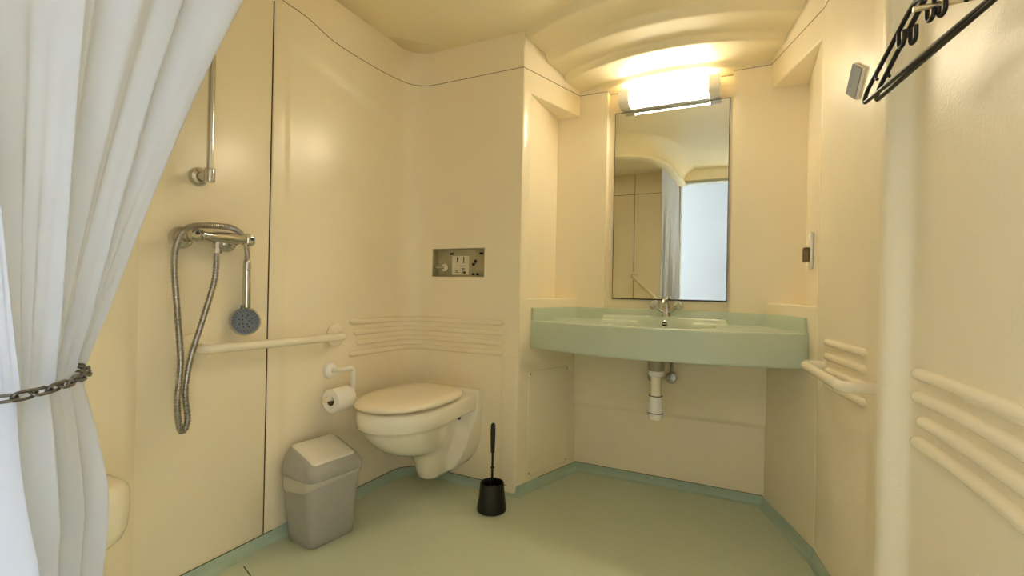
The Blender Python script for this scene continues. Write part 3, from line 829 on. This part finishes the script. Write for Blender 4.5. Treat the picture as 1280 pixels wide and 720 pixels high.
# ------------------------------------------------------------------ swing-lid bin and its bag
BC = Vector((-1.535, 1.425, 0)); BA = math.radians(-7)
def bp(x, y, z):
    c, s = math.cos(BA), math.sin(BA)
    return (BC.x+x*c-y*s, BC.y+x*s+y*c, z)
t = thing('waste_bin', 'grey swing-top waste bin between the grab rail and the toilet', 'bin', (BC.x, BC.y, 0))
bm = bmesh.new()
secs = []
for z, hx, hy, r in ((.0005, .076, .098, .028), (.006, .082, .104, .030), (.10, .0875, .111, .032), (.20, .093, .118, .034), (.272, .0965, .123, .036)):
    secs.append([bp(x, y, z) for x, y in rrect(0, 0, hx, hy, r)])
rings(bm, secs); obj('body', bm, M_GREYP, t, smooth=50)
# hood: low on the room side, high on the wall side
def hood(frac, inset, z_wall, z_room):
    out = []
    for x, y in rrect(0, 0, .1035-inset, .1295-inset, .038):
        u = (x+.1035)/.207
        out.append(bp(x, y, z_wall+(z_room-z_wall)*u))
    return out
bm = bmesh.new()
rings(bm, [hood(0, .003, .262, .262), hood(0, 0, .266, .266), hood(0, 0, .285, .285), hood(0, .002, .312, .296), hood(0, .009, .345, .304), hood(0, .019, .372, .310), hood(0, .025, .382, .314), hood(0, .030, .383, .315)])
hd_ = obj('hood', bm, M_GREYP, t, smooth=50)
bm = bmesh.new()
def flap(inset, lift):
    out = []
    for x, y in rrect(.004, 0, .076-inset, .100-inset, max(.006, .022-inset)):
        u = (x+.1035)/.207
        out.append(bp(x, y, .388+(.318-.388)*u+lift-.012*math.sin(PI*u)))
    return out
rings(bm, [flap(0, -.004), flap(0, .002), flap(.006, .006), flap(.03, .0105), flap(.06, .0125)])
obj('swing_flap', bm, M_FLAP, t, smooth=60)
bm = bmesh.new(); rs = []
outl = rrect(0, 0, .0985, .1250, .038, 14); nb = len(outl)
def bag(level):
    out = []
    for k, (x, y) in enumerate(outl):
        a = math.atan2(y, x)
        drop = .236-.018*math.cos(a+.55)*0 - .030*max(0, math.cos(a+2.2))-.004*math.sin(9*a)+.018*max(0, math.cos(a-.4))
        z = .272+(drop-.272)*level
        f = 1+.012*level*math.sin(14*a+level*2)+.004
        out.append(bp(x*f, y*f, z))
    return out
rings(bm, [bag(l) for l in (0, .25, .5, .75, 1)], True, False, False)
ob = obj('bin_bag', bm, M_FILM, None, smooth=60)
tag(ob, 'thin translucent bag hanging over the rim of the grey waste bin', 'bin bag')

# ------------------------------------------------------------------ toilet brush in its holder
BX, BY = -1.034, 1.945
t = thing('brush_holder', 'black round toilet brush holder on the floor by the wall corner', 'brush holder', (BX, BY, 0))
bm = bmesh.new()
lathe(bm, [(.058, .0005), (.066, .002), (.067, .010), (.062, .05), (.056, .10), (.0545, .124), (.052, .128), (.049, .124), (.050, .10), (.055, .02), (.002, .015)], (BX, BY, 0), (0, 0, 1), 36)
obj('pot', bm, M_BLACK, t, smooth=50)
bm = bmesh.new()
da = math.atan2(-.62, -.78)
def on_pot(da_, z, o): 
    r = .067-.0105*(z-.01)/.09+o
    return (BX+r*math.cos(da_), BY+r*math.sin(da_), z)
rs = [[on_pot(da+d, z, .0003) for d in (-.14, -.07, 0, .07, .14)] for z in (.058, .068, .078, .088)]
rings(bm, rs, closed_ring=False)
nlab = len(bm.faces)
for z0 in (.064, .071, .078):
    rings(bm, [[on_pot(da+d, z, .0006) for d in (-.09, -.03, .03, .09)] for z in (z0, z0+.003)], closed_ring=False)
bm.faces.ensure_lookup_table()
for f in bm.faces[nlab:]: f.material_index = 1
obj('sticker', bm, None, t, mats=[M_LABEL, M_INK], smooth=60)
t = thing('toilet_brush', 'black toilet brush standing upright in its round holder', 'toilet brush', (BX, BY, .03))
bm = bmesh.new(); lathe(bm, [(.003, .026), (.028, .03), (.034, .05), (.034, .085), (.022, .098), (.006, .104)], (BX, BY, 0), (0, 0, 1), 20); obj('bristle_head', bm, M_BRISTLE, t)
bm = bmesh.new(); lathe(bm, [(.020, .100), (.019, .108), (.006, .114), (.0052, .19), (.009, .192), (.009, .197), (.0052, .199), (.005, .262)], (BX, BY, 0), (0, 0, 1), 16); obj('stem', bm, M_BLACK, t)
bm = bmesh.new(); lathe(bm, [(.005, .258), (.0085, .263), (.0105, .30), (.0115, .35), (.0105, .388), (.006, .396), (.001, .398)], (BX, BY, 0), (0, 0, 1), 16); obj('grip', bm, M_BLACK, t)

# ------------------------------------------------------------------ moulded shower seat
t = bmesh.new()
secs = []
for z, g in ((.345, .05), (.350, .032), (.365, .014), (.39, .004), (.43, 0), (.475, 0), (.492, .004), (.503, .014), (.508, .03)):
    secs.append([(x, y, z) for x, y in rrect((XL-1.375)/2, .475, (1.665-1.375)/2-g*.5 if False else .145-g*.5, .215-g, .06)])
rings(t, [[(max(x, XL+.0005) if False else x, y, z) for x, y, z in s] for s in secs])
ob = obj('shower_bench', t, M_RAIL, None, smooth=60)
tag(ob, 'cream moulded shower bench on the left wall behind the curtain', 'bench')

# ------------------------------------------------------------------ shower curtain
TIE_Z = .898
KC = Vector((-.735, .225)); KD = Vector((.79, -.614)); KN = Vector((.614, .79))
def top_pt(u):
    y = .865*(1-u)+.06*u
    for a, b in zip(hp, hp[1:]):
        if a.y <= y <= b.y:
            x = a.x+(b.x-a.x)*(y-a.y)/(b.y-a.y); break
    else: x = hp[0].x
    return Vector((x-.0, y))
NF = 3.2
def fold(u): return math.sin(2*PI*NF*u+.9+1.1*math.sin(5*u))*(.75+.25*math.sin(13*u+1))+.22*math.sin(2*PI*NF*2.3*u+2)
def crimp(u): return .6*math.sin(2*PI*11*u+2*math.sin(9*u))+.3*math.sin(2*PI*23*u)
def curtain_pt(u, z):
    K = KC+KD*((u-.5)*.20)+KN*(.040+.018*fold(u)*(.4+.6*min(1, u*4)))
    tp = top_pt(u)
    T = tp+Vector((.98, -.1))*(.010*fold(u)*min(1, u*6))
    if z >= TIE_Z:
        tt = (z-TIE_Z)/(2.095-TIE_Z)
        f = .62*tt+.38*tt**3
        p = K.lerp(T, f)
        amp = math.sin(PI*min(1, tt))
        p = p+KN*(.011*amp*fold(u*.9+.02)*min(1, u*5))+Vector((.92, .1))*(.012*amp*math.sin(2*PI*2.2*u+.5+tt*1.5))+KN*(.007*math.exp(-tt*5)*crimp(u))
        pin = math.exp(-((z-TIE_Z)/.05)**2)
        p = p.lerp(KC+KN*.03+(p-KC-KN*.03)*.93, pin)
    else:
        dn = (TIE_Z-z)/.8
        pin = math.exp(-((z-TIE_Z)/.05)**2)
        gro = 1+.04*min(1, dn*6)+.10*dn*u
        p = KC+KN*.02+(K-KC-KN*.02)*gro+KN*(.018*math.sin(2*PI*3*u+3*dn+1)*min(1, dn*5))
        p = p+Vector((.02, .01))*math.sin(dn*7+u*5)*min(1, dn*4)*.6
        p = p.lerp(KC+KN*.03+(p-KC-KN*.03)*.93, pin)
    return Vector((p.x, p.y, z))
bm = bmesh.new()
zz = [2.10-(2.10-1.0)*i/60 for i in range(60)]+[1.0-.2*i/40 for i in range(40)]+[.8-.70*i/45 for i in range(46)]
NU = 260
rs = [[curtain_pt(k/NU, min(z, 2.095)) for k in range(NU+1)] for z in zz]
rings(bm, rs, closed_ring=False)
cu = obj('shower_curtain', bm, M_CURT, None, smooth=None)
cu.data.polygons.foreach_set('use_smooth', [True]*len(cu.data.polygons))
tag(cu, 'white shower curtain gathered and tied back with a chain', 'curtain')

# ------------------------------------------------------------------ tie-back chain
def ring_pt(a):
    c = KC+KN*.036+KD*.012
    return Vector((c.x+KD.x*.098*math.cos(a)+KN.x*.036*math.sin(a), c.y+KD.y*.098*math.cos(a)+KN.y*.036*math.sin(a), TIE_Z))
path = [ring_pt(2*PI*k/400) for k in range(401)]
Ls = [0]
for a, b in zip(path, path[1:]): Ls.append(Ls[-1]+(b-a).length)
NL = 24; pitch = Ls[-1]/NL
t = thing('tieback_chain', 'steel link chain looped around the white shower curtain', 'chain', (KC.x, KC.y, TIE_Z))
link_mesh = None
def at(s):
    s = s % Ls[-1]
    for i in range(len(Ls)-1):
        if Ls[i] <= s <= Ls[i+1]:
            return path[i].lerp(path[i+1], (s-Ls[i])/max(1e-9, Ls[i+1]-Ls[i])), (path[i+1]-path[i]).normalized()
    return path[-1], (path[-1]-path[-2]).normalized()
for k in range(NL):
    p, td = at((k+.5)*pitch)
    if link_mesh is None:
        bm = bmesh.new(); hl, hw, wr = pitch*.5+.0022, .0046, .00165
        pts = [Vector((hl-hw+hw*math.cos(a), hw*math.sin(a), 0)) for a in [-PI/2+PI*q/6 for q in range(7)]]+[Vector((-(hl-hw)+hw*math.cos(a), hw*math.sin(a), 0)) for a in [PI/2+PI*q/6 for q in range(7)]]
        tube(bm, pts, wr, 7, closed=True)
        lk = obj('link', bm, M_DARKSTEEL, t, smooth=60); link_mesh = lk.data
    else:
        lk = bpy.data.objects.new('link', link_mesh); COL.objects.link(lk); lk.parent = t
    up = Vector((0, 0, 1)); side = td.cross(up).normalized()
    ang = math.radians(28 if k % 2 else 118)
    yv = up*math.cos(ang)+side*math.sin(ang); zv = td.cross(yv)
    Mx = Matrix((td, yv, zv)).transposed().to_4x4(); Mx.translation = p-t.location
    lk.matrix_parent_inverse = Matrix(); lk.matrix_basis = Mx

# ------------------------------------------------------------------ coat hangers and the peg they hang from
def hanger(name, label, P1, yaw_dir, tilt=0):
    d = Vector(yaw_dir).normalized(); up = Vector((0, 0, 1))
    P1 = Vector(P1); W = .42; H = .115
    def hp3(k, h): return P1+d*k+up*h
    t = thing(name, label, 'hanger', hp3(W/2, H+.09), 'coat hangers on the right wall')
    bm = bmesh.new()
    pts = fillet([hp3(W/2, 0), hp3(.0, .0), hp3(.012, .022), hp3(W/2-.03, H-.012), hp3(W/2, H), hp3(W/2+.03, H-.012), hp3(W-.012, .022), hp3(W, 0), hp3(W/2+.001, 0)], .014, 5)
    tube(bm, pts, .0048, 10)
    obj('frame', bm, M_BLACK, t, smooth=60)
    bm = bmesh.new()
    hk = [hp3(W/2, H-.004), hp3(W/2, H+.035)]
    for q in range(13):
        a = -PI/2+PI*1.35*q/12
        hk.append(hp3(W/2-.0+.021*math.cos(a)*1, H+.058+.023*math.sin(a)))
    tube(bm, smooth_path(hk, 3), .0036, 8); obj('hook', bm, M_BLACK, t, smooth=60)
    for k0, sgn in ((.150, 1), (W-.150, -1)):
        zz0 = .022+(H-.034)*((k0-.012)/(W/2-.042)) if sgn > 0 else .022+(H-.034)*((W-k0-.012)/(W/2-.042))
        bm = bmesh.new()
        pts = [hp3(k0, zz0)]+[hp3(k0+sgn*(.011-.011*math.cos(a)), zz0-.026-.011*math.sin(a)) for a in [PI*q/8 for q in range(9)]]+[hp3(k0+sgn*.022, zz0-.008)]
        tube(bm, pts, .0038, 8); obj('strap_hook', bm, M_BLACK, t, smooth=60)
        k1 = .060 if sgn > 0 else W-.060
        z1 = .022+(H-.034)*((.060-.012)/(W/2-.042))
        bm = bmesh.new(); tube(bm, smooth_path([hp3(k1, z1), hp3(k1-sgn*.003, z1-.010), hp3(k1+sgn*.004, z1-.016)], 4), .0034, 8); obj('notch', bm, M_BLACK, t, smooth=60)
    return t
hanger('coat_hanger', 'black plastic coat hanger at top right, the one further from the wall', (.233, 1.350, 1.453), (.20, -.98, 0))
hanger('coat_hanger', 'black plastic coat hanger at top right, the one nearer the wall', (.252, 1.330, 1.449), (.165, -.98, 0))
t = thing('coat_hook', 'pale metal peg behind the black hangers on the right wall', 'coat hook', (.36, 1.13, 1.56))
bm = bmesh.new(); tube(bm, [(.3605, 1.085, 1.526), (.257, 1.085, 1.524)], .0048, 12); obj('lower_peg', bm, M_BRASS, t)
bm = bmesh.new(); tube(bm, fillet([(.3595, 1.14, 1.628), (.250, 1.14, 1.632), (.242, 1.14, 1.655)], .01, 4), .0048, 12); obj('upper_peg', bm, M_BRASS, t)
for y, z in ((1.085, 1.526), (1.14, 1.628)):
    bm = bmesh.new(); lathe(bm, [(.012, -.001), (.012, .003), (.007, .006)], (rw(y), y, z), (-1, 0, 0), 18); obj('rose', bm, M_BRASS, t)

# ------------------------------------------------------------------ daylight through the doorway
w = bpy.data.worlds.new('daylight'); SC.world = w; w.use_nodes = True
bg = w.node_tree.nodes['Background']; bg.inputs[0].default_value = (.86, .93, 1.0, 1); bg.inputs[1].default_value = 5.0

# ------------------------------------------------------------------ camera
F = 602.2419; yaw, pit, rol = math.radians(26.07995), math.radians(.12465), math.radians(1.12423)
fwd = Vector((-math.sin(yaw), math.cos(yaw), 0)); right = Vector((math.cos(yaw), math.sin(yaw), 0)); up = Vector((0, 0, 1))
f2 = fwd*math.cos(pit)+up*math.sin(pit); u2 = up*math.cos(pit)-fwd*math.sin(pit)
r3 = right*math.cos(rol)+u2*math.sin(rol); u3 = u2*math.cos(rol)-right*math.sin(rol)
cam = bpy.data.cameras.new('camera'); co = bpy.data.objects.new('camera', cam); COL.objects.link(co)
Mx = Matrix((r3, u3, -f2)).transposed().to_4x4(); Mx.translation = (0, 0, 1.01)
co.matrix_world = Mx
cam.sensor_width = 36; cam.sensor_fit = 'HORIZONTAL'; cam.lens = F/1280*36; cam.clip_start = .02
SC.camera = co
